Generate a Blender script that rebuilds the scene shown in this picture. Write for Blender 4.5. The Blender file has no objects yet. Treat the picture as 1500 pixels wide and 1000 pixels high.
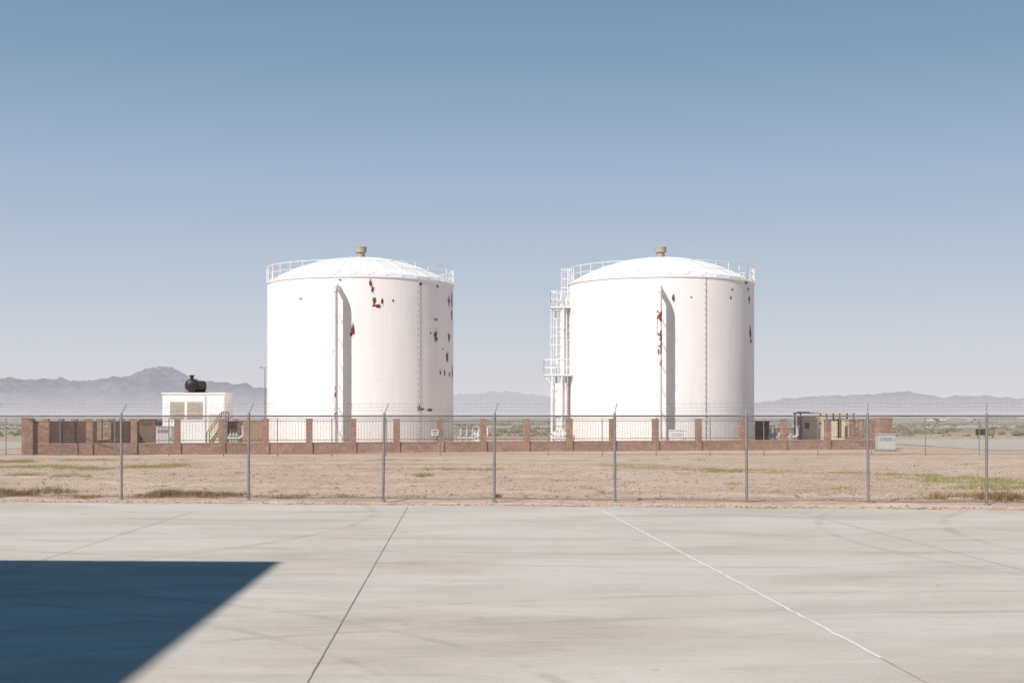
import bpy, math, random
from mathutils import Vector, noise
random.seed(7)
F=2083.3; H=2.1; HY=612.0
def G(px,py,z=0.0):
    d=F*(H-z)/(py-HY); return Vector(((px-750)/F*d,d,z))
def XA(px,d): return (px-750)/F*d
def ZA(py,d): return H+(HY-py)/F*d

scene=bpy.context.scene
# ---------------------------------------------------------------- node helpers
class NT:
    def __init__(s,nt): s.nt=nt; s.n=nt.nodes; s.l=nt.links
    def _in(s,sock,v):
        if v is None: return
        if isinstance(v,bpy.types.NodeSocket): s.l.new(v,sock)
        else:
            if isinstance(v,(tuple,list)) and len(v)==3 and len(sock.default_value)==4: v=(*v,1)
            sock.default_value=v
    def math(s,op,a,b=None,c=None,clamp=False):
        m=s.n.new('ShaderNodeMath'); m.operation=op; m.use_clamp=clamp
        s._in(m.inputs[0],a); s._in(m.inputs[1],b)
        if c is not None: s._in(m.inputs[2],c)
        return m.outputs[0]
    def vmath(s,op,a,b=None,out=0):
        m=s.n.new('ShaderNodeVectorMath'); m.operation=op
        s._in(m.inputs[0],a)
        if b is not None: s._in(m.inputs[1],b)
        return m.outputs[out]
    def scale(s,a,k):
        m=s.n.new('ShaderNodeVectorMath'); m.operation='SCALE'; s._in(m.inputs[0],a); s._in(m.inputs['Scale'],k); return m.outputs[0]
    def noise(s,vec,scale,detail=4,rough=.55,dist=0):
        m=s.n.new('ShaderNodeTexNoise'); s._in(m.inputs['Vector'],vec)
        m.inputs['Scale'].default_value=scale; m.inputs['Detail'].default_value=detail
        m.inputs['Roughness'].default_value=rough; m.inputs['Distortion'].default_value=dist
        return m.outputs['Fac']
    def ramp(s,fac,stops,interp='LINEAR'):
        m=s.n.new('ShaderNodeValToRGB'); s._in(m.inputs[0],fac); cr=m.color_ramp; cr.interpolation=interp
        while len(cr.elements)<len(stops): cr.elements.new(0.5)
        for e,(p,c) in zip(cr.elements,stops):
            e.position=p; e.color=(*c,1) if isinstance(c,(tuple,list)) else (c,c,c,1)
        return m.outputs[0]
    def mapr(s,v,a,b,c=0,d=1):
        m=s.n.new('ShaderNodeMapRange'); s._in(m.inputs[0],v)
        for i,x in enumerate((a,b,c,d)): m.inputs[i+1].default_value=x
        return m.outputs[0]
    def mix(s,fac,a,b,typ='MIX'):
        m=s.n.new('ShaderNodeMix'); m.data_type='RGBA'; m.blend_type=typ
        s._in(m.inputs[0],fac); s._in(m.inputs[6],a); s._in(m.inputs[7],b); return m.outputs[2]
    def pos(s): return s.n.new('ShaderNodeNewGeometry').outputs['Position']
    def obj(s): return s.n.new('ShaderNodeTexCoord').outputs['Object']
    def sep(s,v):
        m=s.n.new('ShaderNodeSeparateXYZ'); s._in(m.inputs[0],v); return m.outputs
    def comb(s,x,y,z):
        m=s.n.new('ShaderNodeCombineXYZ'); s._in(m.inputs[0],x); s._in(m.inputs[1],y); s._in(m.inputs[2],z); return m.outputs[0]
    def bump(s,h,strength,dist):
        m=s.n.new('ShaderNodeBump'); m.inputs['Strength'].default_value=strength; m.inputs['Distance'].default_value=dist
        s._in(m.inputs['Height'],h); return m.outputs[0]
def new_mat(name):
    m=bpy.data.materials.new(name); m.use_nodes=True
    t=NT(m.node_tree); b=t.n['Principled BSDF']; return m,t,b
def plain(name,col,rough=.6,metal=0,var=.12,scale=3.0,spec=.3):
    m,t,b=new_mat(name)
    n=t.noise(t.pos(),scale,5,.6)
    f=t.mapr(n,.3,.7,1-var,1+var)
    t._in(b.inputs['Base Color'],t.scale(tuple(col),f))
    b.inputs['Roughness'].default_value=rough; b.inputs['Metallic'].default_value=metal
    b.inputs['Specular IOR Level'].default_value=spec
    return m
# ---------------------------------------------------------------- mesh builder
class MB:
    def __init__(s): s.v=[]; s.f=[]; s.m=[]; s.sm=[]
    def add(s,vs,fs,mi=0,smooth=False):
        o=len(s.v); s.v+= [tuple(v) for v in vs]
        for f in fs: s.f.append(tuple(i+o for i in f)); s.m.append(mi); s.sm.append(smooth)
    def obox(s,c,ux,uy,uz,mi=0):
        c=Vector(c);ux=Vector(ux);uy=Vector(uy);uz=Vector(uz)
        vs=[c+a*ux+b*uy+d*uz for d in(-1,1) for b in(-1,1) for a in(-1,1)]
        s.add(vs,[(0,2,3,1),(4,5,7,6),(0,1,5,4),(2,6,7,3),(0,4,6,2),(1,3,7,5)],mi)
    def box(s,x0,x1,y0,y1,z0,z1,mi=0):
        s.obox(((x0+x1)/2,(y0+y1)/2,(z0+z1)/2),((x1-x0)/2,0,0),(0,(y1-y0)/2,0),(0,0,(z1-z0)/2),mi)
    def tube(s,a,b,r,n=8,mi=0,cap=True,r2=None,smooth=True):
        a=Vector(a);b=Vector(b);d=(b-a)
        if d.length<1e-6: return
        q=d.normalized().to_track_quat('Z','Y'); r2=r if r2 is None else r2
        vs=[];
        for k in range(n):
            t=2*math.pi*k/n; vs.append(a+q@Vector((math.cos(t)*r,math.sin(t)*r,0)))
        for k in range(n):
            t=2*math.pi*k/n; vs.append(b+q@Vector((math.cos(t)*r2,math.sin(t)*r2,0)))
        s.add(vs,[(k,(k+1)%n,n+(k+1)%n,n+k) for k in range(n)],mi,smooth)
        if cap: s.add(vs,[tuple(range(n-1,-1,-1)),tuple(range(n,2*n))],mi)
    def path(s,pts,r,n=8,mi=0):
        for a,b in zip(pts[:-1],pts[1:]): s.tube(a,b,r,n,mi)
    def lathe(s,prof,c=(0,0,0),n=96,mi=0,smooth=True):
        c=Vector(c); vs=[]
        for (r,z) in prof:
            for k in range(n):
                t=2*math.pi*k/n; vs.append(c+Vector((r*math.cos(t),r*math.sin(t),z)))
        fs=[]
        for j in range(len(prof)-1):
            for k in range(n):
                k2=(k+1)%n; fs.append((j*n+k,j*n+k2,(j+1)*n+k2,(j+1)*n+k))
        s.add(vs,fs,mi,smooth)
    def make(s,name,mats,parent=None,loc=(0,0,0)):
        me=bpy.data.meshes.new(name); me.from_pydata(s.v,[],s.f)
        for m in mats: me.materials.append(m)
        me.polygons.foreach_set('material_index',s.m); me.polygons.foreach_set('use_smooth',s.sm)
        me.update()
        o=bpy.data.objects.new(name,me); scene.collection.objects.link(o); o.location=loc
        if parent: o.parent=parent
        return o
def empty(name,loc=(0,0,0)):
    e=bpy.data.objects.new(name,None); scene.collection.objects.link(e); e.location=loc; e.empty_display_size=.5; return e

# ---------------------------------------------------------------- camera
cam=bpy.data.cameras.new('camera'); co=bpy.data.objects.new('camera',cam); scene.collection.objects.link(co)
co.location=(0,0,H); co.rotation_euler=(math.radians(90),0,0)
cam.lens=50; cam.sensor_width=36; cam.shift_y=112/1500; cam.clip_start=.1; cam.clip_end=80000
scene.camera=co
scene.view_settings.view_transform='Standard'; scene.view_settings.look='None'; scene.view_settings.exposure=0

# ---------------------------------------------------------------- light
SUN=Vector((.588,.809,-.904))
EL=math.atan2(.904,1.0); AZ=math.atan2(-.588,-.809)
sd=bpy.data.lights.new('sun','SUN'); sd.energy=5.0; sd.angle=math.radians(.5); sd.color=(1,.945,.88)
so=bpy.data.objects.new('sun',sd); scene.collection.objects.link(so); so.rotation_euler=SUN.to_track_quat('-Z','Y').to_euler()
so.location=(-30,-30,40)
w=bpy.data.worlds.new('World'); scene.world=w; w.use_nodes=True; t=NT(w.node_tree)
bg=t.n['Background']; bg.inputs['Strength'].default_value=.1
sky=t.n.new('ShaderNodeTexSky'); sky.sky_type='NISHITA'; sky.sun_disc=False
sky.sun_elevation=EL; sky.sun_rotation=AZ%(2*math.pi); sky.air_density=1.0; sky.dust_density=.4; sky.ozone_density=3.0
tc=t.n.new('ShaderNodeTexCoord'); z=t.sep(tc.outputs['Generated'])[2]
def lin(c):
    return tuple(((x/255+.055)/1.055)**2.4 if x/255>.04045 else x/255/12.92 for x in c)
sky_grad=t.ramp(t.math('MULTIPLY',z,2.0,clamp=True),[(0,lin((222,217,220))),(.05,lin((213,213,219))),(.108,lin((203,208,217))),(.202,lin((186,198,213))),
   (.296,lin((170,186,207))),(.39,lin((152,173,199))),(.48,lin((134,160,189))),(.575,lin((118,147,178))),(.72,lin((60,112,146))),(1,lin((8,82,118)))])  # upper stops, above the view, made deep teal to darken the ground shade
fac=t.mapr(z,.28,.6,.97,.72)
col=t.mix(fac,sky.outputs[0],t.scale(sky_grad,10.0))
t.l.new(col,bg.inputs[0])

# ---------------------------------------------------------------- materials
def tank_mat(name,blobs,R):
    m,t,b=new_mat(name)
    P=t.obj(); s=t.sep(P)
    ang=t.math('ARCTAN2',s[0],t.math('MULTIPLY',s[1],-1.0))
    arc=t.math('MULTIPLY',ang,R)
    uv=t.comb(arc,s[2],0.0)
    uva=t.vmath('MULTIPLY',uv,(1.4,.8,1))
    nz=t.noise(uva,3.6,6,.7,.5); nz2=t.noise(uv,11,4,.65)
    cur=None
    for (a,zz,rx,rz) in blobs:
        d=t.vmath('MULTIPLY',t.vmath('SUBTRACT',uv,(a,zz,0)),(1/rx,1/rz,0))
        v=t.math('SUBTRACT',1.0,t.vmath('LENGTH',d,out=1))
        cur=v if cur is None else t.math('MAXIMUM',cur,v)
    tot=t.math('ADD',cur,t.math('MULTIPLY',t.math('SUBTRACT',nz,.5),2.4))
    tot=t.math('ADD',tot,t.math('MULTIPLY',t.math('SUBTRACT',nz2,.5),1.4))
    near=t.mapr(cur,-.35,.05,0,1)
    mask=t.math('MULTIPLY',t.mapr(tot,.34,.41,0,1),near)
    st=t.noise(t.vmath('MULTIPLY',uv,(1.6,.12,1)),1.5,5,.6)
    cloud=t.noise(uv,.35,4,.6)
    zc=t.math('FRACT',t.math('DIVIDE',s[2],2.32))
    seam=t.math('LESS_THAN',zc,.010)
    ofs=t.math('MULTIPLY',t.math('FLOOR',t.math('DIVIDE',s[2],2.32)),2.1)
    vs=t.math('LESS_THAN',t.math('FRACT',t.math('DIVIDE',t.math('ADD',arc,ofs),5.18)),.0035)
    sm=t.math('MAXIMUM',seam,vs)
    g=t.math('MULTIPLY',t.mapr(st,.35,.75,1.0,.93),t.mapr(cloud,.3,.7,1.0,.96))
    g=t.math('MULTIPLY',g,t.math('SUBTRACT',1.0,t.math('MULTIPLY',sm,.10)))
    paint=t.scale((.88,.85,.84),g)
    low=t.mapr(s[2],0,1.6,.25,0)
    paint=t.mix(low,paint,(.62,.5,.4))
    rust=t.ramp(t.noise(uv,7,4,.6),[(.3,(.10,.022,.015)),(.55,(.18,.045,.035)),(.8,(.34,.12,.08))])
    t._in(b.inputs['Base Color'],t.mix(mask,paint,rust))
    b.inputs['Roughness'].default_value=.5; b.inputs['Specular IOR Level'].default_value=.25
    hh=t.math('SUBTRACT',t.math('ADD',t.math('MULTIPLY',sm,.5),t.math('MULTIPLY',t.noise(uv,.9,3),2.0)),mask)
    t.l.new(t.bump(hh,.35,.02),b.inputs['Normal'])
    return m
def white_rust(name,th=.66,sc=2.0,zr=None):
    m,t,b=new_mat(name); P=t.pos()
    n=t.noise(t.vmath('MULTIPLY',P,(1.4,1.4,.7)),sc,5,.7)
    if zr:
        zz=t.sep(P)[2]; a=None
        for (z0,z1,k) in zr:
            v=t.math('MULTIPLY',t.math('MULTIPLY',t.mapr(zz,z0,z0+.5,0,1),t.mapr(zz,z1-.5,z1,1,0)),k)
            a=v if a is None else t.math('ADD',a,v)
        n=t.math('ADD',n,a)
    mask=t.mapr(n,th,th+.02,0,1)
    t._in(b.inputs['Base Color'],t.mix(mask,(.83,.81,.80),(.22,.065,.045)))
    b.inputs['Roughness'].default_value=.5; b.inputs['Specular IOR Level'].default_value=.3
    return m
M_white=plain('white_paint',(.84,.82,.81),.5,var=.04)
M_roof=plain('white_roof_paint',(.83,.82,.81),.5,var=.03,scale=.6)
M_wr=white_rust('white_paint_chipped',.64)
M_wpA=white_rust('white_pipe_chipped',.63,2.2,[(.6,4.3,.06)])
M_wpB=white_rust('white_pipe_peeling',.63,2.2,[(5.3,9.7,.14)])
M_vent=plain('vent_galvanised',(.40,.35,.29),.6,metal=.1,scale=7)
M_galv=plain('galvanised_steel',(.28,.27,.27),.55,metal=.2,var=.15,scale=6)
M_wire=plain('fence_wire',(.15,.13,.12),.6,metal=.1,var=.25,scale=4)
M_rail=plain('fence_rail',(.19,.165,.155),.6,metal=.1,var=.2,scale=2)
M_barb=plain('barbed_wire_steel',(.3,.3,.31),.6,metal=.1)
M_dark=plain('dark_iron',(.05,.045,.043),.6,var=.2)
M_picket=plain('picket_iron',(.16,.13,.12),.6,var=.2)
M_black=plain('silencer_paint',(.035,.026,.022),.45,var=.4,scale=5)
M_grey=plain('grey_cabinet',(.5,.5,.5),.5,var=.06)
M_beige=plain('beige_panel',(.64,.57,.45),.6,var=.08)
M_brown=plain('brown_panel',(.20,.13,.10),.7,var=.15)
M_glass=plain('dark_louvre',(.48,.44,.39),.6,var=.1)
M_metalwall=plain('hangar_cladding',(.10,.12,.15),.6,var=.05)

def block_mat():
    m,t,b=new_mat('split_face_block'); P=t.pos(); s=t.sep(P)
    v=t.comb(t.math('ADD',s[0],t.math('MULTIPLY',s[1],.97)),s[2],0.0)
    br=t.n.new('ShaderNodeTexBrick'); t._in(br.inputs['Vector'],v)
    br.inputs['Scale'].default_value=1; br.inputs['Brick Width'].default_value=.41; br.inputs['Row Height'].default_value=.205
    br.inputs['Mortar Size'].default_value=.012; br.inputs['Mortar Smooth'].default_value=.4
    br.inputs['Color1'].default_value=(.43,.285,.225,1); br.inputs['Color2'].default_value=(.34,.222,.178,1)
    br.inputs['Mortar'].default_value=(.29,.20,.165,1)
    n=t.noise(P,9,5,.7); n2=t.noise(P,.8,4,.6)
    c=t.scale(br.outputs['Color'],t.math('MULTIPLY',t.mapr(n,.3,.7,.7,1.28),t.mapr(n2,.3,.7,.84,1.15)))
    t._in(b.inputs['Base Color'],c); b.inputs['Roughness'].default_value=.95; b.inputs['Specular IOR Level'].default_value=.1
    t.l.new(t.bump(t.math('SUBTRACT',n,t.math('MULTIPLY',br.outputs['Fac'],.5)),.5,.02),b.inputs['Normal'])
    return m
M_block=block_mat()
M_cap=plain('block_cap',(.48,.345,.28),.9,var=.15,scale=5)

def concrete_mat():
    m,t,b=new_mat('pale_concrete'); P=t.pos()
    A=t.noise(t.vmath('MULTIPLY',P,(.16,.40,1)),1.0,7,.65,.8)
    B=t.noise(t.vmath('MULTIPLY',P,(.30,1.1,1)),1.0,8,.74,.9)
    C=t.noise(t.vmath('MULTIPLY',P,(1.1,10,1)),1.0,5,.65,.2)
    D=t.noise(P,.25,6,.65)
    Fn=t.noise(P,24,7,.85)
    base=t.ramp(A,[(.30,(.51,.445,.375)),(.48,(.61,.545,.478)),(.70,(.66,.60,.54))])
    f=t.math('MULTIPLY',t.mapr(B,.30,.70,.87,1.07),t.mapr(C,.3,.7,.965,1.025))
    f=t.math('MULTIPLY',f,t.mapr(Fn,.25,.75,.84,1.13))
    f=t.math('MULTIPLY',f,t.mapr(D,.3,.7,.93,1.04))
    c=t.scale(base,f)
    stain=t.math('MULTIPLY',t.mapr(B,.53,.70,0,1),t.mapr(A,.54,.40,0,1))
    c=t.mix(t.math('MULTIPLY',stain,.7),c,(.42,.325,.245))
    S=t.noise(t.vmath('MULTIPLY',P,(.22,1.4,1)),1.3,7,.74,.6)
    c=t.mix(t.mapr(S,.58,.74,0,.6),c,(.37,.31,.26))
    # small dark spots & aggregate freckles
    dots=t.mapr(t.noise(P,5.5,3,.6),.64,.70,0,.45)
    c=t.mix(t.math('MULTIPLY',dots,t.mapr(D,.5,.6,0,1)),c,(.30,.245,.20))
    dot2=t.mapr(t.noise(P,2.1,2,.5),.73,.76,0,.35)
    c=t.mix(dot2,c,(.30,.24,.20))
    tot=None
    rn=t.mapr(t.noise(P,.7,5,.7),.40,.62,0,1)
    for (cx,cy,r,ww) in [(-9.5,7.5,10.6,.10),(-9.2,8.0,8.9,.09),(14,6,9.6,.12),(14,6.3,11.2,.10),(3,48,26,.15),(4,49,29,.13),(-20,30,17,.14),(24,24,16,.16),(24,25,18.2,.14),(6,-4,19.5,.11),(6.4,-4,21.3,.12)]:
        d=t.vmath('LENGTH',t.vmath('SUBTRACT',t.vmath('MULTIPLY',P,(1,1,0)),(cx,cy,0)),out=1)
        v=t.mapr(t.math('ABSOLUTE',t.math('SUBTRACT',d,r)),ww*.3,ww,1,0)
        tot=v if tot is None else t.math('MAXIMUM',tot,v)
    c=t.mix(t.math('MULTIPLY',t.math('MULTIPLY',tot,rn),.34),c,(.28,.225,.18))
    t._in(b.inputs['Base Color'],c); b.inputs['Roughness'].default_value=.9; b.inputs['Specular IOR Level'].default_value=.15
    t.l.new(t.bump(t.math('ADD',Fn,C),.25,.01),b.inputs['Normal'])
    return m
M_conc=concrete_mat()
M_joint=plain('joint_sealant',(.27,.225,.19),.9,var=.35,scale=8)
M_jointf=plain('faint_joint',(.46,.40,.335),.9,var=.25,scale=4)
M_line=plain('pale_joint_filler',(.80,.77,.73),.8,var=.14,scale=10)

def haze_out(t,b,col_haze,L,ymin=150,zfall=None):  # aerial perspective put into the colour as emission, growing with distance
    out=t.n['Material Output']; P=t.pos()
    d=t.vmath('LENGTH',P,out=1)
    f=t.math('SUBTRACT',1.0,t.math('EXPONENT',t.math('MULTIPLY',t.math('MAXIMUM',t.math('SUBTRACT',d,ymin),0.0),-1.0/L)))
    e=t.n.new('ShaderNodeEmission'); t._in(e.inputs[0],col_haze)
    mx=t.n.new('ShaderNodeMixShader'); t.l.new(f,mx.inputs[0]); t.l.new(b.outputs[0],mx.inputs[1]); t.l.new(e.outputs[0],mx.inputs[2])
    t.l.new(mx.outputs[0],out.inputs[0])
def ground_mat():
    m,t,b=new_mat('desert_soil'); P=t.pos(); s=t.sep(P)
    A=t.noise(t.vmath('MULTIPLY',P,(.12,.3,1)),1,6,.6,.4)
    B=t.noise(t.vmath('MULTIPLY',P,(.9,1.3,1)),1,7,.75)
    C=t.noise(P,14,4,.75)
    c=t.ramp(A,[(.3,(.57,.405,.30)),(.5,(.68,.505,.395)),(.7,(.75,.60,.49))])
    c=t.scale(c,t.math('MULTIPLY',t.mapr(B,.3,.7,.76,1.16),t.mapr(C,.3,.7,.76,1.18)))
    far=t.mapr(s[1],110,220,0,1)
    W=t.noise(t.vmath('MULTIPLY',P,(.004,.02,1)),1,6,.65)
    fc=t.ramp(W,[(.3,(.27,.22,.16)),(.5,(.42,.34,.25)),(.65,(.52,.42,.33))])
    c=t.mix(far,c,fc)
    gr=t.math('MULTIPLY',t.mapr(t.noise(t.vmath('MULTIPLY',P,(.09,.35,1)),1,5,.7,.5),.54,.65,0,.5),t.mapr(s[1],40,56,0,1))
    c=t.mix(gr,c,(.36,.32,.17))
    t._in(b.inputs['Base Color'],c); b.inputs['Roughness'].default_value=.95; b.inputs['Specular IOR Level'].default_value=.1
    t.l.new(t.bump(t.math('ADD',C,B),.7,.05),b.inputs['Normal'])
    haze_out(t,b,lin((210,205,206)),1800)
    return m
M_ground=ground_mat()

# ---------------------------------------------------------------- terrain
E0=G(0,735); E1=G(1500,747)
eb=(E1.y-E0.y)/(E1.x-E0.x); ea=E0.y-eb*E0.x
def edge(x): return ea+eb*max(-60,min(60,x))
def frange(a,b,s):
    r=[]; x=a
    while x<b-1e-6: r.append(x); x+=s
    return r
xs=frange(-24,24,.25)
x=24; st=.4
while x<40000: xs.append(x); xs.insert(0,-x); x+=st; st*=1.12
xs=sorted(set(xs))
us=[-60000,-20000,-5000,-800,-200,-60,-10,-.6,-.15]+frange(0,3,.12)+frange(3,12,.25)
y=12; st=.3
while y<40000: us.append(y); y+=st; st*=1.06
gv=[];gf=[]
for j,u in enumerate(us):
    for x in xs:
        yy=u+(edge(x) if u<300 else ea)
        if u<-.05: zz=-.12
        else:
            n=noise.fractal(Vector((x*.9,yy*.9,0)),1.0,2.0,4)
            n2=noise.fractal(Vector((x*.12,yy*.12,3)),1.0,2.0,3)
            zz=-.012+.045*n*min(1,u/.6+.2)+ (.06*n2 if u>2 else .06*n2*u/2)
            if u<1.2: zz+= .02*math.sin(math.pi*u/1.2)
            if u>50: zz*=.3
            if u>300: zz=0
        gv.append((x,yy,zz))
nx=len(xs)
for j in range(len(us)-1):
    for i in range(nx-1): gf.append((j*nx+i,j*nx+i+1,(j+1)*nx+i+1,(j+1)*nx+i))
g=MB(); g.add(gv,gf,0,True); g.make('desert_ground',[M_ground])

ap=MB()
XL,XR=-70,70; n=400
top=[]
jit=[.03*noise.fractal(Vector((i*.35,0,5)),1,2,4) for i in range(n+1)]
for i in range(n+1):
    x=XL+(XR-XL)*i/n; top.append((x,edge(x)+jit[i],0))
for i in range(n):
    a=top[i];b_=top[i+1]
    ap.add([(a[0],-60,0),(b_[0],-60,0),b_,a],[(0,1,2,3)])
    ap.add([a,b_,(b_[0],b_[1],-.1),(a[0],a[1],-.1)],[(0,1,2,3)])
apron=ap.make('concrete_apron',[M_conc])
def strip(mb,p,q,w,mi,z=.004,seg=60,wob=.004):
    p=Vector(p);q=Vector(q); d=(q-p).normalized(); nrm=Vector((-d.y,d.x,0))
    def ws(v): return w*(1+.5*noise.noise(v*4+Vector((7,0,0))))
    for i in range(seg):
        a=p.lerp(q,i/seg); b2=p.lerp(q,(i+1)/seg)
        o1=wob*noise.noise(a*3); o2=wob*noise.noise(b2*3); w1=ws(a); w2=ws(b2)
        up=Vector((0,0,z))
        mb.add([a+nrm*(o1-w1/2)+up,b2+nrm*(o2-w2/2)+up,b2+nrm*(o2+w2/2)+up,a+nrm*(o1+w1/2)+up],[(0,1,2,3)],mi)
jm=MB()
def ext(px1,py1,px2,py2):
    a=G(px1,py1); b2=G(px2,py2); d=(b2-a).normalized(); return a,b2+d*14
a,b_=ext(597,742.5,450,1000); strip(jm,a,b_,.013,0,seg=200)
a,b_=ext(285,748,-250,920); strip(jm,a,b_,.012,1)
a,b_=G(880,746),G(1290,963); strip(jm,a,b_,.034,2,seg=260,wob=.03)
a,b_=ext(1290,963,1360,1001); strip(jm,a,b_,.016,1)
a,b_=ext(1170,750,1900,938); strip(jm,a,b_,.010,1)
jm.make('pavement_joints',[M_joint,M_jointf,M_line])

def hazed(name,col,var=.08,sc=.05):
    m,t,b=new_mat(name); n_=t.noise(t.vmath('MULTIPLY',t.pos(),(.3,1,1)),sc*3,5,.6)
    t._in(b.inputs['Base Color'],t.scale(col,t.mapr(n_,.3,.7,1-var,1+var))); b.inputs['Roughness'].default_value=.9
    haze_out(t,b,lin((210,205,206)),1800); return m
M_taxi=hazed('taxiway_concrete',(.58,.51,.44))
tw=MB()
tw.add([(31,92,.02),(600,60,.02),(600,128,.02),(31,140,.02)],[(0,1,2,3)])
tw.add([(-600,95,.02),(-34,92,.02),(-34,125,.02),(-600,130,.02)],[(0,1,2,3)])
tw.add([(-800,330,.02),(900,300,.02),(900,360,.02),(-800,400,.02)],[(0,1,2,3)])
tw.make('taxiway',[M_taxi])

# ---------------------------------------------------------------- gravel and vegetation
gr=MB()
ico=[(0,0,1),(.89,0,.45),(.28,.85,.45),(-.72,.53,.45),(-.72,-.53,.45),(.28,-.85,.45)]
for i in range(22000):
    x=random.uniform(-22,22); r=random.random()
    u=-.03+abs(random.gauss(0,.5)) if r<.45 else random.uniform(.2,1)**1.5*30
    y=edge(x)+u; sz=random.choice([.01,.012,.016,.02,.03,.045])*(1 if u<3 else 1.5)
    if u<.1: sz=min(sz,.016)
    a=random.random()*6; ca,sa=math.cos(a),math.sin(a)
    sx,sy,sz2=sz*random.uniform(.8,1.5),sz*random.uniform(.7,1.2),sz*random.uniform(.5,1)
    vs=[(x+(v[0]*sx*ca-v[1]*sy*sa),y+(v[0]*sx*sa+v[1]*sy*ca),v[2]*sz2) for v in ico]
    gr.add(vs,[(0,1,2),(0,2,3),(0,3,4),(0,4,5),(0,5,1)],random.choice([0,0,1]))
gr.make('gravel',[plain('gravel_tan',(.54,.40,.31),.9,var=.3,scale=20),plain('gravel_dark',(.29,.205,.16),.9,var=.3,scale=20)])

M_g1=plain('dry_grass_blade',(.46,.36,.19),.8,var=.3,scale=9)
M_g2=plain('green_grass_blade',(.23,.30,.09),.8,var=.3,scale=9)
M_g3=plain('dead_weed_blade',(.28,.14,.075),.8,var=.3,scale=9)
ve=MB()
def blades(cx,cy,rx,ry,n,h,mw):
    for i in range(n):
        a=random.gauss(0,.5); b2=random.gauss(0,.5)
        x=cx+a*rx; y=cy+b2*ry
        if y<edge(x)+.05: continue
        nn=noise.noise(Vector((x*.9,y*.9,9)))+.5*noise.noise(Vector((x*3.1,y*3.1,4)))
        if nn<-.18+.25*(a*a+b2*b2) : continue
        hh=h*random.uniform(.25,1.25)*(.75+1.1*nn); wd=random.uniform(.005,.012)
        an=random.uniform(0,6.28); dx,dy=math.cos(an)*wd,math.sin(an)*wd
        lx,ly=random.gauss(0,.6)*hh,random.gauss(0,.6)*hh
        k=list(mw)
        if noise.noise(Vector((x*.5,y*.5,2)))>.05: k[1]*=2.2
        ve.add([(x-dx,y-dy,-.03),(x+dx,y+dy,-.03),(x+lx,y+ly,hh)],[(0,1,2)],random.choices([0,1,2],k)[0])
def patch(px0,px1,py,ry,n,h,mw):
    a=G(px0,py);b2=G(px1,py); blades((a.x+b2.x)/2,a.y,abs(b2.x-a.x)/2,ry,n,h,mw)
patch(-80,90,724,1.5,9000,.19,(3,1.5,6)); patch(-40,150,721,1.3,3000,.09,(3,2,3))
patch(170,380,726,.9,8000,.12,(3,1.5,4)); patch(80,210,727,.6,1500,.08,(3,1,2))
patch(370,480,728,.5,1100,.06,(3,1,2)); patch(520,650,729,.4,600,.05,(2,0,3)); patch(722,734,728,.25,400,.16,(1,0,6))
patch(1350,1620,730,1.2,11000,.20,(3,.8,6)); patch(1150,1370,731,.5,1300,.07,(3,0,3))
for (p0,p1,py,ry) in [(480,672,674.5,1.3),(-40,120,684,2),(60,200,686,1.6),(150,300,684,1.6),(180,290,681,1),(590,640,696,.8),(590,700,687,.8),(860,980,683,1),(900,1050,686,1.4),(1000,1130,690,1.7),(1080,1230,693,1.4),(1180,1290,694,1),(1250,1400,697,1.8),(1320,1500,702,2.2),(1380,1640,709,2.6),(1340,1580,714,1.6),(640,760,688,.8),(0,60,696,.8),(60,150,697,.7),(-60,60,676,2.5),(30,260,674,1.5)]:
    patch(p0,p1,py,ry,int(2900*ry),.09,(3,2.8,.2) if p0>800 else (4,2.0,.3))
for i in range(150):
    px=random.uniform(-30,1530); py=random.uniform(670,728)
    patch(px,px+random.uniform(8,70),py,.5,110,.06,(3,1,1.5))
ve.make('dry_grass',[M_g1,M_g2,M_g3])

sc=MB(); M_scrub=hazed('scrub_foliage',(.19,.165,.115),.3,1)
for i in range(900):
    y=160*math.exp(random.random()*2.6); x=random.uniform(-.42,.42)*y
    hgt=random.uniform(.3,.8); rr=random.uniform(.8,3.5)
    for k in range(6):
        bx=x+random.uniform(-rr,rr); by=y+random.uniform(-rr,rr); h2=hgt*random.uniform(.5,1); r2=hgt*random.uniform(.6,1.2)
        vs=[(bx+r2*math.cos(q)*random.uniform(.7,1.2),by+r2*math.sin(q),h2*random.uniform(.1,.4)) for q in (0,1.05,2.1,3.14,4.2,5.2)]+[(bx,by,h2)]
        sc.add(vs,[(q,(q+1)%6,6) for q in range(6)])
sc.make('desert_scrub',[M_scrub])

# ---------------------------------------------------------------- mountains
def mountain_mat(name,hz,L):  # hazy air painted as emission over the rock, strongest near the foot
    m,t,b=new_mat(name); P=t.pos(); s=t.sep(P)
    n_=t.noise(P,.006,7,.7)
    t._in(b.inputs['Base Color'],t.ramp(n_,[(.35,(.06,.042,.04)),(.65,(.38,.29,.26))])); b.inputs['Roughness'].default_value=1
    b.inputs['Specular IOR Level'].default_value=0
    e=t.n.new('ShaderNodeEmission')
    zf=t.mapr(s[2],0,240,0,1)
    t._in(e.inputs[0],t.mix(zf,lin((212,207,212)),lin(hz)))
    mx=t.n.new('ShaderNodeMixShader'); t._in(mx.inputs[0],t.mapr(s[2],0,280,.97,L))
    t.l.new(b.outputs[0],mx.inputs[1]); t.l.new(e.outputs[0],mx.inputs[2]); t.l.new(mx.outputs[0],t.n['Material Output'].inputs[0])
    return m
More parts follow.
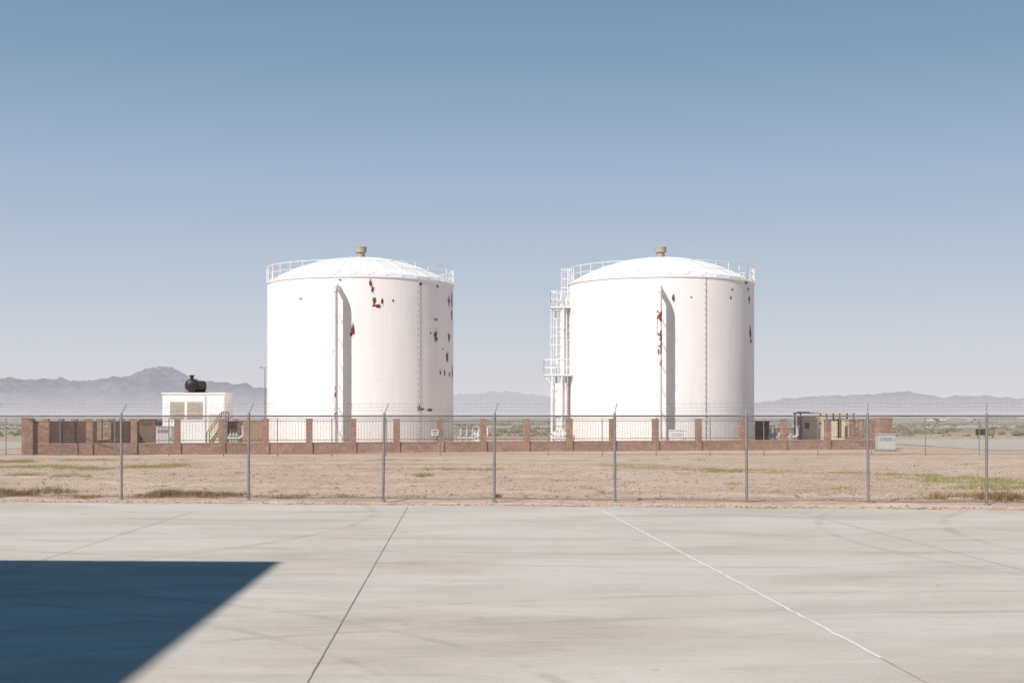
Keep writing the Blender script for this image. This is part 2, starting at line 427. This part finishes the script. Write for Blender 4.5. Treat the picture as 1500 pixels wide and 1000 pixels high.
def rng(name,prof,D,hz,L,amp=1.0,seed=0):
    px0,px1=prof[0][0],prof[-1][0]; NX=int((px1-px0)/1.3); NY=40
    def ridge(px):
        for (a,ya),(b2,yb) in zip(prof[:-1],prof[1:]):
            if a<=px<=b2: return ya+(yb-ya)*(px-a)/(b2-a)
        return prof[-1][1]
    vs=[];fs=[]
    for i in range(NX+1):
        px=px0+(px1-px0)*i/NX; X=XA(px,D); top=ZA(ridge(px),D)
        for j in range(NY+1):
            v=j/NY; yy=D-3000*(1-v)
            prof_h=v**1.2
            nn=noise.ridged_multi_fractal(Vector((X/600+seed,yy/1100,seed)),.9,2.1,7,1,2)-1.1
            fine=noise.fractal(Vector((X/110,yy/200,seed)),.8,2,5)
            zz=top*prof_h+(nn*top*.28*(4*v*(1-v)+.24*v)*amp)+fine*top*.07*v
            vs.append((X,yy,zz))
        vs.append((X,D+2500,-5))
    R_=NY+2
    for i in range(NX):
        for j in range(R_-1): fs.append((i*R_+j,(i+1)*R_+j,(i+1)*R_+j+1,i*R_+j+1))
    mb=MB(); mb.add(vs,fs,0,False); return mb.make(name,[mountain_mat(name+'_rock_hazed',hz,L)])
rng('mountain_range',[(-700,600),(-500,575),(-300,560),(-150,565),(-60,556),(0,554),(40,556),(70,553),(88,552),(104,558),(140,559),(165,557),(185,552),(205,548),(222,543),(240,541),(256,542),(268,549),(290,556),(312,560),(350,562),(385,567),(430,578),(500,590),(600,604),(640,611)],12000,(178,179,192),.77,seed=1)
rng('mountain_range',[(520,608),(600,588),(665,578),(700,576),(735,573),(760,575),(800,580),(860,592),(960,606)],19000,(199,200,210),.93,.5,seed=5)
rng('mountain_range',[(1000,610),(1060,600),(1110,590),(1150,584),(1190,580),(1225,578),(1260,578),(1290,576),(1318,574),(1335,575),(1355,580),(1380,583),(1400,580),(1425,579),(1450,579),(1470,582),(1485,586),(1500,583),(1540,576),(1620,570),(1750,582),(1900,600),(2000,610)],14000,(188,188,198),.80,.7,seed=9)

# ---------------------------------------------------------------- tanks
TD=101.6; R=6.6; TH=11.59
def arc_of(px,cpx): return math.asin(max(-.995,min(.995,(px-cpx)/135.5)))*R
def z_of(py,px,cpx):
    s_=(px-cpx)/135.5; d=TD-R*math.sqrt(max(0,1-s_*s_)); return ZA(py,d)
def B(px,py,wx,wz,c):
    s_=max(.16,math.sqrt(max(0,1-((px-c)/135.5)**2)))
    return (arc_of(px,c),z_of(py,px,c),wx/20.5/s_,wz/20.5)
L_b=[B(*q,528.5) for q in [(542,414,3,7),(545,424,3,7),(547,440,4,7),(551,448,9,4),(558,441,3,6),(518,484,4,13),(516,490,4,4),(446,438,3,2.5),(573,440,2,3),(634,490,4,13),(634,467,4,3),(626,487,1.5,2),(655,440,2.4,12),(660,440,1.8,18),(660,460,1.8,12),(652,522,3,10),(661,545,1.8,14),(655,493,2.5,10),(641,546,1.8,7),(648,546,1.8,7),(656,548,1.8,7),(609,597,3,7),(614,599,5,3),(625,600,6,3),(637,418,3,3),(612,415,3,3),(500,410,4,2),(645,510,1.5,2)]]
R_b=[B(*q,967.5) for q in [(985,437,3,7),(1065,437,2,3),(1067,425,2,3),(1093,440,2,9),(1095,488,2.8,13),(1096,500,2.4,5),(1091,425,2,4),(1010,436,2,2),(1088,415,3,3)]]
M_tank=[tank_mat('tank_paint_west',L_b,R),tank_mat('tank_paint_east',R_b,R)]
def pol(a,r,z): return Vector((math.sin(a)*r,-math.cos(a)*r,z))
def tank(cpx,mat,pipe_px,cond_px,so_,mp):
    cx=XA(cpx,TD); e=empty('storage_tank',(cx,TD,0)); e.rotation_euler=(0,0,-math.atan2(cx,TD))
    s=MB()
    s.lathe([(R+.12,0),(R+.12,.10),(R,.13)],n=192); s.lathe([(R,.13),(R,TH-.10)],n=192)
    s.lathe([(R,TH-.10),(R+.05,TH-.09),(R+.05,TH),(R-.02,TH+.01)],n=192,mi=1)
    s.make('shell',[mat,M_white],e)
    d=MB(); rise=1.9; Rs=(R*R+rise*rise)/(2*rise); pr=[]
    for k in range(25):
        r=R*(1-k/24); zz=math.sqrt(Rs*Rs-r*r)-(Rs-rise); pr.append((max(r,.001),TH+.01+zz))
    d.lathe(pr,n=144)
    for k in range(24):
        a=2*math.pi*k/24
        pts=[pol(a,r,zz+.012) for r,zz in pr[::3]]
        for p,q in zip(pts[:-1],pts[1:]): d.tube(p,q,.018,5,cap=False)
    for rr in (6,12,18):
        r,zz=pr[rr]; P=[pol(2*math.pi*k/72,r,zz+.01) for k in range(73)]
        for p,q in zip(P[:-1],P[1:]): d.tube(p,q,.014,5,cap=False)
    d.make('dome_roof',[M_roof],e)
    v=MB(); z0=TH+rise
    for pr_ in ([(.5,z0-.1),(.5,z0+.05)],[(.5,z0+.05),(.29,z0+.06)],[(.29,z0+.05),(.29,z0+.46)],[(.29,z0+.40),(.40,z0+.42)],[(.40,z0+.42),(.41,z0+.74)],[(.43,z0+.72),(.43,z0+.80)],[(.43,z0+.80),(.001,z0+.86)]):
        v.lathe(pr_,n=32)
    v.make('roof_vent',[M_vent],e)
    rl=MB(); N=36; RR=R+.02
    for zz,rad in ((TH+1.08,.026),(TH+.58,.02),(TH+.12,.03)):
        P=[pol(2*math.pi*k/144,RR,zz) for k in range(145)]
        for p,q in zip(P[:-1],P[1:]): rl.tube(p,q,rad,6,cap=False)
    for k in range(N):
        a=2*math.pi*(k+.4)/N; rl.tube(pol(a,RR,TH),pol(a,RR,TH+1.08),.024,6)
    rl.make('guard_railing',[M_white],e)
    a=math.asin((pipe_px-cpx)/(135.5*(R+so_)/R)); p=MB(); zt=z_of(424,pipe_px,cpx)
    pts=[pol(a,R-.05,zt+.12),pol(a,R+so_*.6,zt+.12),pol(a,R+so_*.82,zt+.07),pol(a,R+so_*.95,zt-.07),pol(a,R+so_,zt-.3),pol(a,R+so_,.35)]
    p.path(pts,.17,16)
    so2=so_-.42
    rad=Vector((math.sin(a),-math.cos(a),0)); tan=Vector((math.cos(a),math.sin(a),0))
    c_=pol(a,R+(so_+so2)/2,0); zc0,zc1=.35,zt-.05
    p.obox(c_+Vector((0,0,(zc0+zc1)/2)),tan*.13,rad*((so_-so2)/2),Vector((0,0,(zc1-zc0)/2)))
    for zz in frange(1.2,zt-.6,1.55):
        p.tube(pol(a,R-.02,zz),pol(a,R+so_,zz),.03,6); p.tube(pol(a,R+so_,zz-.04),pol(a,R+so_,zz+.04),.195,14)
    p.make('overflow_pipe',[mp],e)
    c=MB(); a=math.asin((cond_px-cpx)/135.5)
    c.tube(pol(a,R+.05,.4),pol(a,R+.05,TH-.1),.015,6,mi=0)
    for zz in frange(.6,TH,.42): c.obox(pol(a,R+.05,zz),(.045,0,0),(0,.03,0),(0,0,.022),1)
    c.make('conduit',[M_grey,M_brown],e)
    m_=MB()
    for aa in (2.4,):
        m_.tube(pol(aa,R-.02,1.0),pol(aa,R+.3,1.0),.35,20); m_.tube(pol(aa,R+.3,1.0),pol(aa,R+.36,1.0),.45,20)
    m_.make('manway',[M_white],e)
    return e,cx
tA,cA=tank(528.5,M_tank[0],493,608,1.15,M_wpA)
tB,cB=tank(967.5,M_tank[1],966,1029,1.4,M_wpB)

def ladder(mb,x,y,z0,z1,cage0=None,dirx=-1,r=.36):
    for o in (-.22,.22): mb.tube((x,y+o,z0),(x,y+o,z1),.03,6)
    for zz in frange(z0+.15,z1,.3): mb.tube((x,y-.22,zz),(x,y+.22,zz),.014,5)
    if cage0 is not None:
        angs=[math.pi*(k/8)-math.pi/2 for k in range(9)]
        f=lambda q,zz:(x+dirx*(math.cos(q)*.72),y+math.sin(q)*r,zz)
        for zz in frange(cage0,z1+.01,.62):
            P=[f(q,zz) for q in angs]; mb.path(P,.024,5)
        for q in angs[1:-1:1]: mb.tube(f(q,cage0),f(q,z1),.015,5)
lt=MB(); Y0=TD-.6
def LX(px): return XA(px,Y0)-cB
ladder(lt,LX(837),0-.6,7.2,12.75,7.6)
ladder(lt,LX(821),0-1.0,4.9,11.1,6.0)
ladder(lt,LX(807),0-1.3,.1,6.3,None)
def platform(x0,x1,y0,y1,zz):
    lt.box(x0,x1,y0,y1,zz-.09,zz)
    for (p,q) in (((x0,y0),(x1,y0)),((x0,y1),(x1,y1)),((x0,y0),(x0,y1))):
        for h in (.5,1.05): lt.tube((p[0],p[1],zz+h),(q[0],q[1],zz+h),.026,6)
        for k in range(3):
            xx=p[0]+(q[0]-p[0])*k/2; yy=p[1]+(q[1]-p[1])*k/2; lt.tube((xx,yy,zz),(xx,yy,zz+1.05),.026,6)
platform(LX(796),LX(836),-2.0,-.1,5.15)
platform(LX(806),LX(838),-1.4,.2,9.95)
for px in (808,822):
    lt.tube((LX(px),-1.9,0),(LX(px),-1.9,5.06),.06,8)
lt.tube((LX(824),-1.2,.1),(LX(824),-1.2,9.86),.11,10); lt.tube((LX(829),-1.0,.1),(LX(829),-1.0,10.6),.07,10)
lt.tube((LX(815),-.5,.1),(LX(815),-.5,9.86),.06,10)
lt.tube((LX(796)+.1,-1.9,5.06),(LX(820),-1.9,3.6),.04,6)
for zz in (2.5,4.4,6.3,8.2): lt.tube((LX(812),-.6,zz),(LX(840),-.4,zz),.03,6)
lt.box(LX(812),LX(829),-1.7,-.8,2.3,4.55); lt.box(LX(814),LX(827),-1.72,-.9,1.2,2.1)
lt.tube((LX(806),-2.3,1.0),(LX(838),-2.3,1.0),.12,10); lt.tube((LX(816),-2.3,0),(LX(816),-2.3,1.0),.12,10)
lo=lt.make('access_ladder',[M_wr],tB); lo.rotation_euler=(0,0,-tB.rotation_euler[2])

# ---------------------------------------------------------------- masonry enclosure wall
WL=G(40,666.5); WR=G(1292,657.5)
wd=(WR-WL); wl=wd.length; wu=wd.normalized(); wn=Vector((-wu.y,wu.x,0))
def wall_pt(px):
    k=(px-750)/F
    s_=(k*WL.y-WL.x)/(wu.x-k*wu.y); return WL+wu*s_
bw=empty('brick_wall')
TOPZ=1.99
def run(A,Bp,name,low,pier_s,pier_w=.35,solid=(),iron=True):
    d=Bp-A; L=d.length; u=d.normalized(); n_=Vector((-u.y,u.x,0)); mb=MB()
    c=(A+Bp)/2
    mb.obox(c+Vector((0,0,low/2-.1)),u*(L/2),n_*.10,Vector((0,0,low/2+.1)))
    mb.obox(c+Vector((0,0,low+.03)),u*(L/2),n_*.125,Vector((0,0,.03)),1)
    for s_ in pier_s:
        p=A+u*s_
        mb.obox(p+Vector((0,0,TOPZ/2-.1)),u*(pier_w/2),n_*(pier_w/2),Vector((0,0,TOPZ/2+.1)))
        mb.obox(p+Vector((0,0,TOPZ+.03)),u*(pier_w/2+.015),n_*(pier_w/2+.015),Vector((0,0,.03)),1)
    for (s0,s1) in solid:
        p=A+u*((s0+s1)/2); mb.obox(p+Vector((0,0,(TOPZ-.1+low)/2+.03)),u*((s1-s0)/2),n_*.095,Vector((0,0,(TOPZ-.1-low)/2-.03)))
    mb.make(name,[M_block,M_cap],bw)
    if not iron: return
    ir=MB()
    ps=sorted(pier_s)
    for a_,b2 in zip(ps[:-1],ps[1:]):
        if any(s0<(a_+b2)/2<s1 for s0,s1 in solid): continue
        s0,s1=a_+pier_w/2,b2-pier_w/2
        for zz in (low+.2,TOPZ-.08):
            ir.tube(A+u*s0+Vector((0,0,zz)),A+u*s1+Vector((0,0,zz)),.018,5)
        s_=s0+.15
        while s_<s1-.05:
            p=A+u*s_; ir.tube(p+Vector((0,0,low+.1)),p+Vector((0,0,TOPZ-.02)),.006,4); s_+=.18
    ir.make('iron_pickets',[M_picket],bw)
pp=[196,260,325,389,453,517,581,645,708,771,834,897,960,1023,1086,1148,1212]
ps=[(wall_pt(px)-WL).length for px in [131]+pp]+[wl-.3,.25]
sol=[(.3,(wall_pt(72)-WL).length)]
run(WL,WR,'front_wall',.60,ps,solid=sol)
BL=Vector((WL.x-1.0,118,0)); BR=Vector((WR.x+.8,124,0))
L1=(BL-WL).length
run(WL+(BL-WL).normalized()*.5,BL,'side_wall',.60,[k*3.0 for k in range(int(L1/3)+1)],solid=[(.3,14),(17.5,L1-.5)])
run(BL,BL+Vector((8,0,0)),'rear_wall',.60,[0,2.7,5.4,7.8],solid=[(0,7.8)])
L2=(BR-WR).length
run(WR+(BR-WR).normalized()*.5,BR,'side_wall',.60,[k*3.0 for k in range(int(L2/3)+1)],solid=[(22,L2-.5)])
cp=MB()
for P,wd_ in ((WR,.50),(WL,.3)):
    cp.obox(P+Vector((0,0,.98)),wu*wd_,wn*wd_,Vector((0,0,1.1))); cp.obox(P+Vector((0,0,2.11)),wu*(wd_+.03),wn*(wd_+.03),Vector((0,0,.03)),1)
cp.make('corner_pillars',[M_block,M_cap],bw)

# ---------------------------------------------------------------- chain-link fences
def fence(name,A,Bp,posts,hh,sp,wr,post_r,barb=True,rail_r=.022):
    e=empty(name); d=Bp-A; L=d.length; u=d.normalized(); n_=Vector((-u.y,u.x,0))
    fab=MB()
    def ribbon(p,q,r):
        dd=(q-p).normalized(); s1=n_.cross(dd).normalized()
        o=[s1*r,(-s1*.5+n_*.866)*r,(-s1*.5-n_*.866)*r]
        fab.add([p+x for x in o]+[q+x for x in o],[(0,1,4,3),(1,2,5,4),(2,0,3,5)])
    z0=.05
    k=-hh
    while k<L:
        for sg in (1,-1):
            s0,s1=(k,k+hh) if sg==1 else (k+hh,k)
            za,zb=z0,hh; t0,t1=0.0,1.0
            for lim,side in ((0,1),(L,-1)):
                f0=(s0-lim)*side; f1=(s1-lim)*side
                if f0<0 and f1<0: t0=2
                elif f0<0: t0=max(t0,f0/(f0-f1))
                elif f1<0: t1=min(t1,f0/(f0-f1))
            if t0<t1:
                g0=s0+(s1-s0)*t0; g1=s0+(s1-s0)*t1
                off=n_*(.004*sg-.035)
                ribbon(A+u*g0+off+Vector((0,0,za+(zb-za)*t0)),A+u*g1+off+Vector((0,0,za+(zb-za)*t1)),wr)
        k+=sp
    fab.make('chain_link_mesh',[M_wire],e)
    po=MB()
    for s_ in posts:
        p=A+u*s_; ln=random.gauss(0,.014)
        tp=p+Vector((ln,0,hh+.05)); po.tube(p+Vector((0,0,-.1)),tp,post_r,10)
        po.tube(p+Vector((0,0,-.03)),p+Vector((0,0,.02)),post_r*2.0,10)
        if barb:
            po.tube(tp,tp+Vector((0,0,.04)),post_r*1.15,10,r2=post_r*.5)
            po.tube(tp,tp+n_*.24+Vector((.05,0,.27)),.013,5)
        for zz in frange(.3,hh,.4): po.tube(p+Vector((0,0,zz-.008)),p+Vector((0,0,zz+.008)),post_r*1.12,8)
    po.make('posts',[M_galv],e)
    rl=MB()
    rl.tube(A+Vector((0,0,hh)),Bp+Vector((0,0,hh)),rail_r,8)
    S=int(L/.8); P=[A+u*(L*i/S)+Vector((0,0,.07+.014*math.sin(i*1.3)))-n_*.04 for i in range(S+1)]
    rl.path(P,.009,4)
    rl.make('top_rail',[M_rail],e)
    if barb:
        bb=MB()
        for f in (.35,.68,1.0):
            off=n_*(.24*f)+Vector((0,0,hh+.05+.27*f))
            ss=sorted(posts)
            for a_,b2 in zip(ss[:-1],ss[1:]):
                m=6
                pt=[A+u*(a_+(b2-a_)*i/m)+off+Vector((0,0,-.03*math.sin(math.pi*i/m))) for i in range(m+1)]
                bb.path(pt,.0025,4)
            q=0
            while q<L:
                p=A+u*q+off; bb.obox(p,(.008,0,.008),(0,.003,0),(-.002,0,.002)); bb.obox(p,(-.008,0,.008),(0,.003,0),(.002,0,.002)); q+=.15
        bb.make('barbed_wire',[M_barb],e)
    return e
PA=G(178,730.5); PB=G(1445,738.8); fu=(PB-PA).normalized()
A=PA-fu*14; Bp=PB+fu*14
def on_line(px,A,u):
    k=(px-750)/F; return (k*A.y-A.x)/(u.x-k*u.y)
posts=[on_line(px,A,fu) for px in (-190,-8,178,364,561,724,901,1094,1272,1445,1622,1800)]
fence('chain_link_fence',A,Bp,[p for p in posts if 0<p],2.15,.085,.0025,.034)
A2=Vector((-75,79.5,0)); B2=Vector((75,81.0,0))
fence('chain_link_fence',A2,B2,[k*3.05+.8 for k in range(49)],2.06,.12,.0018,.026,barb=False,rail_r=.016)

# ---------------------------------------------------------------- equipment inside enclosure
D=99.0
ge=empty('generator_enclosure')
x0,x1=XA(238,D),XA(329,D); zt=ZA(577,D)
m=MB(); m.box(x0,x1,D,D+3,.2,zt); m.box(x0-.06,x1+.06,D-.06,D+3.06,zt,zt+.1); m.box(x0-.1,x1+.1,D-.1,D+3.1,0,.2,1)
m.box(XA(300,D),XA(302,D),D-.03,D,.3,zt-.1,1); m.box(XA(326,D),XA(328,D),D-.03,D,.3,zt-.1)
m.make('housing',[M_white,M_grey],ge)
m=MB()
for a_,b2 in ((249,270),(274,297)):
    xa,xb=XA(a_,D),XA(b2,D); m.box(xa,xb,D-.015,D-.003,ZA(614,D),ZA(588,D))
    for k in range(13):
        zz=ZA(614,D)+.05+k*.09; m.obox(((xa+xb)/2,D-.03,zz),((xb-xa)/2,0,0),(0,.015,-.01),(0,.003,.004),1)
m.box(XA(306,D),XA(322,D),D-.03,D-.004,.4,2.4,1)
m.make('louvres',[M_glass,M_beige],ge)
s=MB(); cx=XA(283,D); cz=zt+.1+.45; cy=D+1
def bulb(mb,c,r,ax,L,n=18):
    pr=[(.001,-L/2)]+[(r*math.sin(q*math.pi/12),-L/2+r*.5*(1-math.cos(q*math.pi/12))) for q in range(1,7)]
    pr+= [(r*math.sin(q*math.pi/12),L/2-r*.5*(1-math.cos(q*math.pi/12))) for q in range(6,0,-1)]+[(.001,L/2)]
    q=Vector(ax).to_track_quat('Z','Y'); o=len(mb.v); mb.lathe(pr,n=n)
    for i in range(o,len(mb.v)): mb.v[i]=tuple(Vector(c)+q@Vector(mb.v[i]))
bulb(s,(cx-.28,cy,cz+.06),.46,(0,1,.0),1.2); bulb(s,(cx+.24,cy+.1,cz-.0),.40,(1,.3,0),.9)
s.tube((cx-.32,cy,cz),(cx-.32,cy,cz+.72),.13,12); s.tube((cx-.32,cy,cz+.72),(cx-.32,cy,cz+.80),.2,12)
s.tube((cx-.3,cy,zt+.08),(cx-.3,cy,cz),.1,8); s.tube((cx+.3,cy+.1,zt+.08),(cx+.3,cy+.1,cz),.1,8); s.box(cx-.8,cx+.75,cy-.3,cy+.3,zt+.1,zt+.17)
s.make('exhaust_silencer',[M_black],ge)
st=MB(); sx0,sx1=XA(303,D-2),XA(331,D-2); yy=D-2
for k in range(7):
    zz=.2+k*.2; xx=sx0+.1+k*.13; st.box(xx,xx+.22,yy,yy+.8,zz,zz+.03)
for y_ in (yy,yy+.8):
    st.tube((sx0,y_,.1),(sx0+1,y_,1.6),.04,6); st.tube((sx0,y_,1.1),(sx0+1,y_,2.5),.025,6); st.tube((sx0+1,y_,0),(sx0+1,y_,2.5),.03,6); st.tube((sx0,y_,0),(sx0,y_,1.1),.03,6)
    st.tube((sx0+1,y_,2.5),(sx1,y_,2.5),.025,6); st.tube((sx1,y_,0),(sx1,y_,2.5),.03,6)
st.box(sx0+1,sx1,yy,yy+.8,1.55,1.6); st.make('metal_stair',[M_dark])
def cabinet(name,pa,pb,ytop,D,mat,mat2,dep=.7,z0=.12):
    m=MB(); xa,xb=XA(pa,D),XA(pb,D); zt=ZA(ytop,D)
    m.box(xa,xb,D,D+dep,z0,zt); m.box(xa-.04,xb+.04,D-.05,D+dep+.04,zt,zt+.05); m.box(xa-.05,xb+.05,D-.05,D+dep+.05,-.05,z0,1)
    n_=max(1,int((xb-xa)/.7)); wq=(xb-xa)/n_
    for k in range(n_):
        m.box(xa+k*wq+.04,xa+(k+1)*wq-.04,D-.015,D-.002,z0+.06,zt-.06); m.box(xa+(k+1)*wq-.13,xa+(k+1)*wq-.10,D-.04,D-.016,z0+.5,z0+.65,1)
        for j in range(5): m.box(xa+k*wq+.12,xa+(k+1)*wq-.2,D-.022,D-.016,zt-.2-j*.05,zt-.18-j*.05,1)
    return m.make(name,[mat,mat2])
cabinet('electrical_cabinet',228,252,625,97,M_grey,M_dark)
cabinet('electrical_cabinet',204,227,615,104,M_brown,M_dark)
cabinet('electrical_cabinet',1108,1127,617,108,M_brown,M_dark)
cabinet('electrical_cabinet',1286,1312,636,G(1290,661).y,M_grey,M_galv)
cabinet('electrical_cabinet',981,1006,630,92.0,M_white,M_grey)
cabinet('electrical_cabinet',335,352,618,100,M_brown,M_dark)
ps_=empty('pump_shelter'); D=108
m=MB(); x0,x1=XA(1176,D),XA(1209,D); zt=ZA(609,D)
m.box(x0,x1,D,D+2.2,.1,zt); m.box(x0+.15,x0+.5,D-.02,D-.003,1.3,zt-.5,1); m.box(x0+.9,x1-.12,D-.02,D-.003,.3,zt-.2,0); m.box(x1-.5,x1-.3,D-.03,D-.021,1.6,zt-.5,1)
m.make('cabin',[M_beige,M_brown],ps_)
m=MB(); x2=XA(1252,D); zr=ZA(605.5,D)
m.box(XA(1171,D),x2+.1,D-.02,D+2.5,zr,zr+.08); m.box(XA(1171,D),XA(1186,D),D,D+1,zr+.08,zr+.14)
m.make('roof',[plain('roof_tan',(.48,.43,.31),.8)],ps_)
m=MB()
for xx in (x1+.12,(x1+x2)/2,x2-.05,XA(1173,D)):
    for y_ in (D+.05,D+2.2): m.box(xx-.05,xx+.05,y_,y_+.1,0,zr)
m.box((x1+x2)/2+.1,x2-.15,D+.2,D+1.8,.1,2.0,1); m.box((x1+x2)/2+.4,x2-.5,D+.17,D+.197,.7,1.5,0); m.box(x1+.25,(x1+x2)/2-.1,D+.4,D+1.6,.1,1.9,1); m.tube((x1+.3,D+.1,.5),(x2-.2,D+.1,.5),.08,10,1)
m.make('frame',[M_brown,M_beige],ps_)
def manifold(px,D,w=1.6,mat=M_wr,hz=1.1):
    m=MB(); x=XA(px,D)
    m.tube((x-w/2,D,.75),(x+w/2,D,.75),.10,12)
    for k in range(3):
        xx=x-w/2+.2+k*(w-.4)/2
        m.tube((xx,D,-.05),(xx,D,hz),.07,10); m.tube((xx,D,.9),(xx,D,.98),.15,12); m.tube((xx,D,.5),(xx,D,.56),.14,12)
        m.tube((xx,D,hz),(xx,D,hz+.25),.02,6)
        P=[(xx+.17*math.cos(q),D+.17*math.sin(q),hz+.25) for q in [x_*math.pi/6 for x_ in range(13)]]; m.path(P,.018,5,1)
    m.tube((x+w/2,D,.75),(x+w/2+.25,D,.9),.10,12); m.tube((x+w/2+.25,D,.9),(x+w/2+.25,D,1.5),.10,12); m.tube((x+w/2+.25,D,1.5),(x+w/2+.25,D,1.56),.16,12)
    m.make('valve_manifold',[mat,M_dark])
manifold(95,92,2.0,M_grey); manifold(684,96,1.2,M_grey,1.4); manifold(700,99,.8,M_wr); manifold(1150,98,1.2,M_grey); manifold(342,96,.8,M_grey); manifold(1135,104,1.0,M_grey,1.3); manifold(820,94,.9,M_wr,1.3)
sg=MB(); sp=wall_pt(636)-wn*.2
sg.obox(sp+Vector((0,0,1.22)),wu*.22,wn*.006,Vector((0,0,.17))); sg.obox(sp+Vector((0,0,1.30))-wn*.009,wu*.17,wn*.002,Vector((0,0,.04)),1); sg.obox(sp+Vector((0,0,1.18))-wn*.009,wu*.15,wn*.002,Vector((0,0,.015)),2)
sg.obox(sp+Vector((0,0,1.12))-wn*.009,wu*.13,wn*.002,Vector((0,0,.012)),2)
sg.tube(sp+wn*.03+Vector((0,0,.6)),sp+wn*.03+Vector((0,0,1.4)),.02,6,3)
sg.make('warning_sign',[M_white,plain('sign_red',(.5,.05,.04),.5),M_dark,M_galv])

D=200; lp=MB(); x=XA(388,D); zt=ZA(538,D)
lp.tube((x,D,0),(x,D,zt),.11,10,r2=.06); lp.tube((x-.5,D,zt-.05),(x+.5,D,zt+.02),.035,6); lp.box(x-.75,x-.3,D-.15,D+.15,zt-.05,zt+.08); lp.box(x+.3,x+.75,D-.15,D+.15,zt-.03,zt+.1); lp.tube((x,D,0),(x,D,.5),.25,10)
lp.make('street_lamp',[M_galv])
D=150; s=MB(); x0,x1=XA(1430,D),XA(1457,D)
s.box(x0,x1,D,D+.25,.3,.95); s.box(x1-.9,x1-.05,D-.02,D-.004,.36,.9,1); s.box(x0+.05,x1-1.0,D-.02,D-.004,.36,.9,2)
for xx in (x0+.2,(x0+x1)/2,x1-.2): s.tube((xx,D+.1,0),(xx,D+.1,.3),.04,6)
s.make('airfield_sign',[M_dark,plain('sign_yellow',(.30,.23,.07),.5),plain('sign_black',(.05,.05,.05),.5)])
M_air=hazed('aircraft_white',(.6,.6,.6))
def aircraft(px,D,sc_=1.0,hd=1):
    m=MB(); x=XA(px,D)
    pr=[(-3.6,.05,1.45),(-3.0,.25,1.35),(-1.8,.5,1.3),(0,.62,1.35),(1.5,.55,1.3),(4.2,.12,1.5)]
    for (a_,ra,za),(b2,rb,zb) in zip(pr[:-1],pr[1:]): m.tube((x+hd*a_,D,za),(x+hd*b2,D,zb),ra,12,r2=rb)
    m.obox((x-hd*.3,D,2.0),(.75,0,0),(0,5.2,0),(0,0,.06)); m.obox((x+hd*3.9,D,1.6),(.4,0,0),(0,1.6,0),(0,0,.04))
    m.add([(x+hd*3.2,D-.04,1.6),(x+hd*4.4,D-.04,1.6),(x+hd*4.5,D-.04,2.8),(x+hd*4.0,D-.04,2.8),(x+hd*3.2,D+.04,1.6),(x+hd*4.4,D+.04,1.6),(x+hd*4.5,D+.04,2.8),(x+hd*4.0,D+.04,2.8)],[(0,1,2,3),(7,6,5,4),(0,3,7,4),(1,5,6,2),(3,2,6,7)])
    for dx,dy in ((-2.5,0),(.2,1.1),(.2,-1.1)): m.tube((x+hd*dx,D+dy,0),(x+hd*dx,D+dy,1.0),.05,6); m.tube((x+hd*dx,D+dy-.08,.22),(x+hd*dx,D+dy+.08,.22),.22,12,1)
    m.obox((x-hd*.7,D,1.75),(.8,0,0),(0,.5,0),(0,0,.2),1)
    m.make('parked_aircraft',[M_air,M_dark])
aircraft(1372,480); aircraft(1425,700,hd=-1)
def far_building(px0,px1,h,D):
    e=empty('airport_building'); m=MB(); x0,x1=XA(px0,D),XA(px1,D)
    m.box(x0,x1,D,D+18,0,h); m.add([(x0,D,h),(x1,D,h),(x1,D+9,h+1.5),(x0,D+9,h+1.5),(x1,D+18,h),(x0,D+18,h)],[(0,1,2,3),(3,2,4,5),(0,3,5),(1,4,2)])
    for k in range(4):
        a_=x0+(x1-x0)*(k+.2)/4; m.box(a_,a_+(x1-x0)*.14,D-.1,D-.02,0,h*.75,1)
    m.make('building_shell',[hazed('far_wall',(.36,.31,.27)),hazed('far_door',(.2,.2,.22))],e)
far_building(1455,1490,4,1500); far_building(-60,-10,5,1500)

# ---------------------------------------------------------------- hangar beside the camera that throws the shadow
hg=empty('aircraft_hangar'); h=14.0
cor=G(412,822); ox,oy=-h*.588/.904,-h*.809/.904
c0=Vector((cor.x+ox,cor.y+oy,0)); fd=Vector((-1,.047,0)).normalized(); bd=Vector((.035,-1,0)).normalized()
p=[c0,c0+fd*60,c0+fd*60+bd*45,c0+bd*45]
m=MB(); up=Vector((0,0,h))
m.add(p+[q+up for q in p],[(0,1,5,4),(1,2,6,5),(2,3,7,6),(3,0,4,7),(4,5,6,7)])
m.make('walls',[M_metalwall],hg)
m=MB()
for k in range(60): q=c0+fd*(k+.5)-bd*.03; m.obox(q+Vector((0,0,6.5)),fd*.03,bd*.03,Vector((0,0,6.4)))
for k in range(45): q=c0+bd*(k+.5)-fd*.03; m.obox(q+Vector((0,0,6.5)),bd*.03,fd*.03,Vector((0,0,6.4)))
m.make('cladding_ribs',[M_metalwall],hg)
m=MB()
for k in range(5):
    q=c0+fd*(6+k*6)-bd*.12; m.obox(q+Vector((0,0,4)),fd*2.9,bd*.05,Vector((0,0,4)))
m.make('hangar_doors',[M_metalwall],hg)
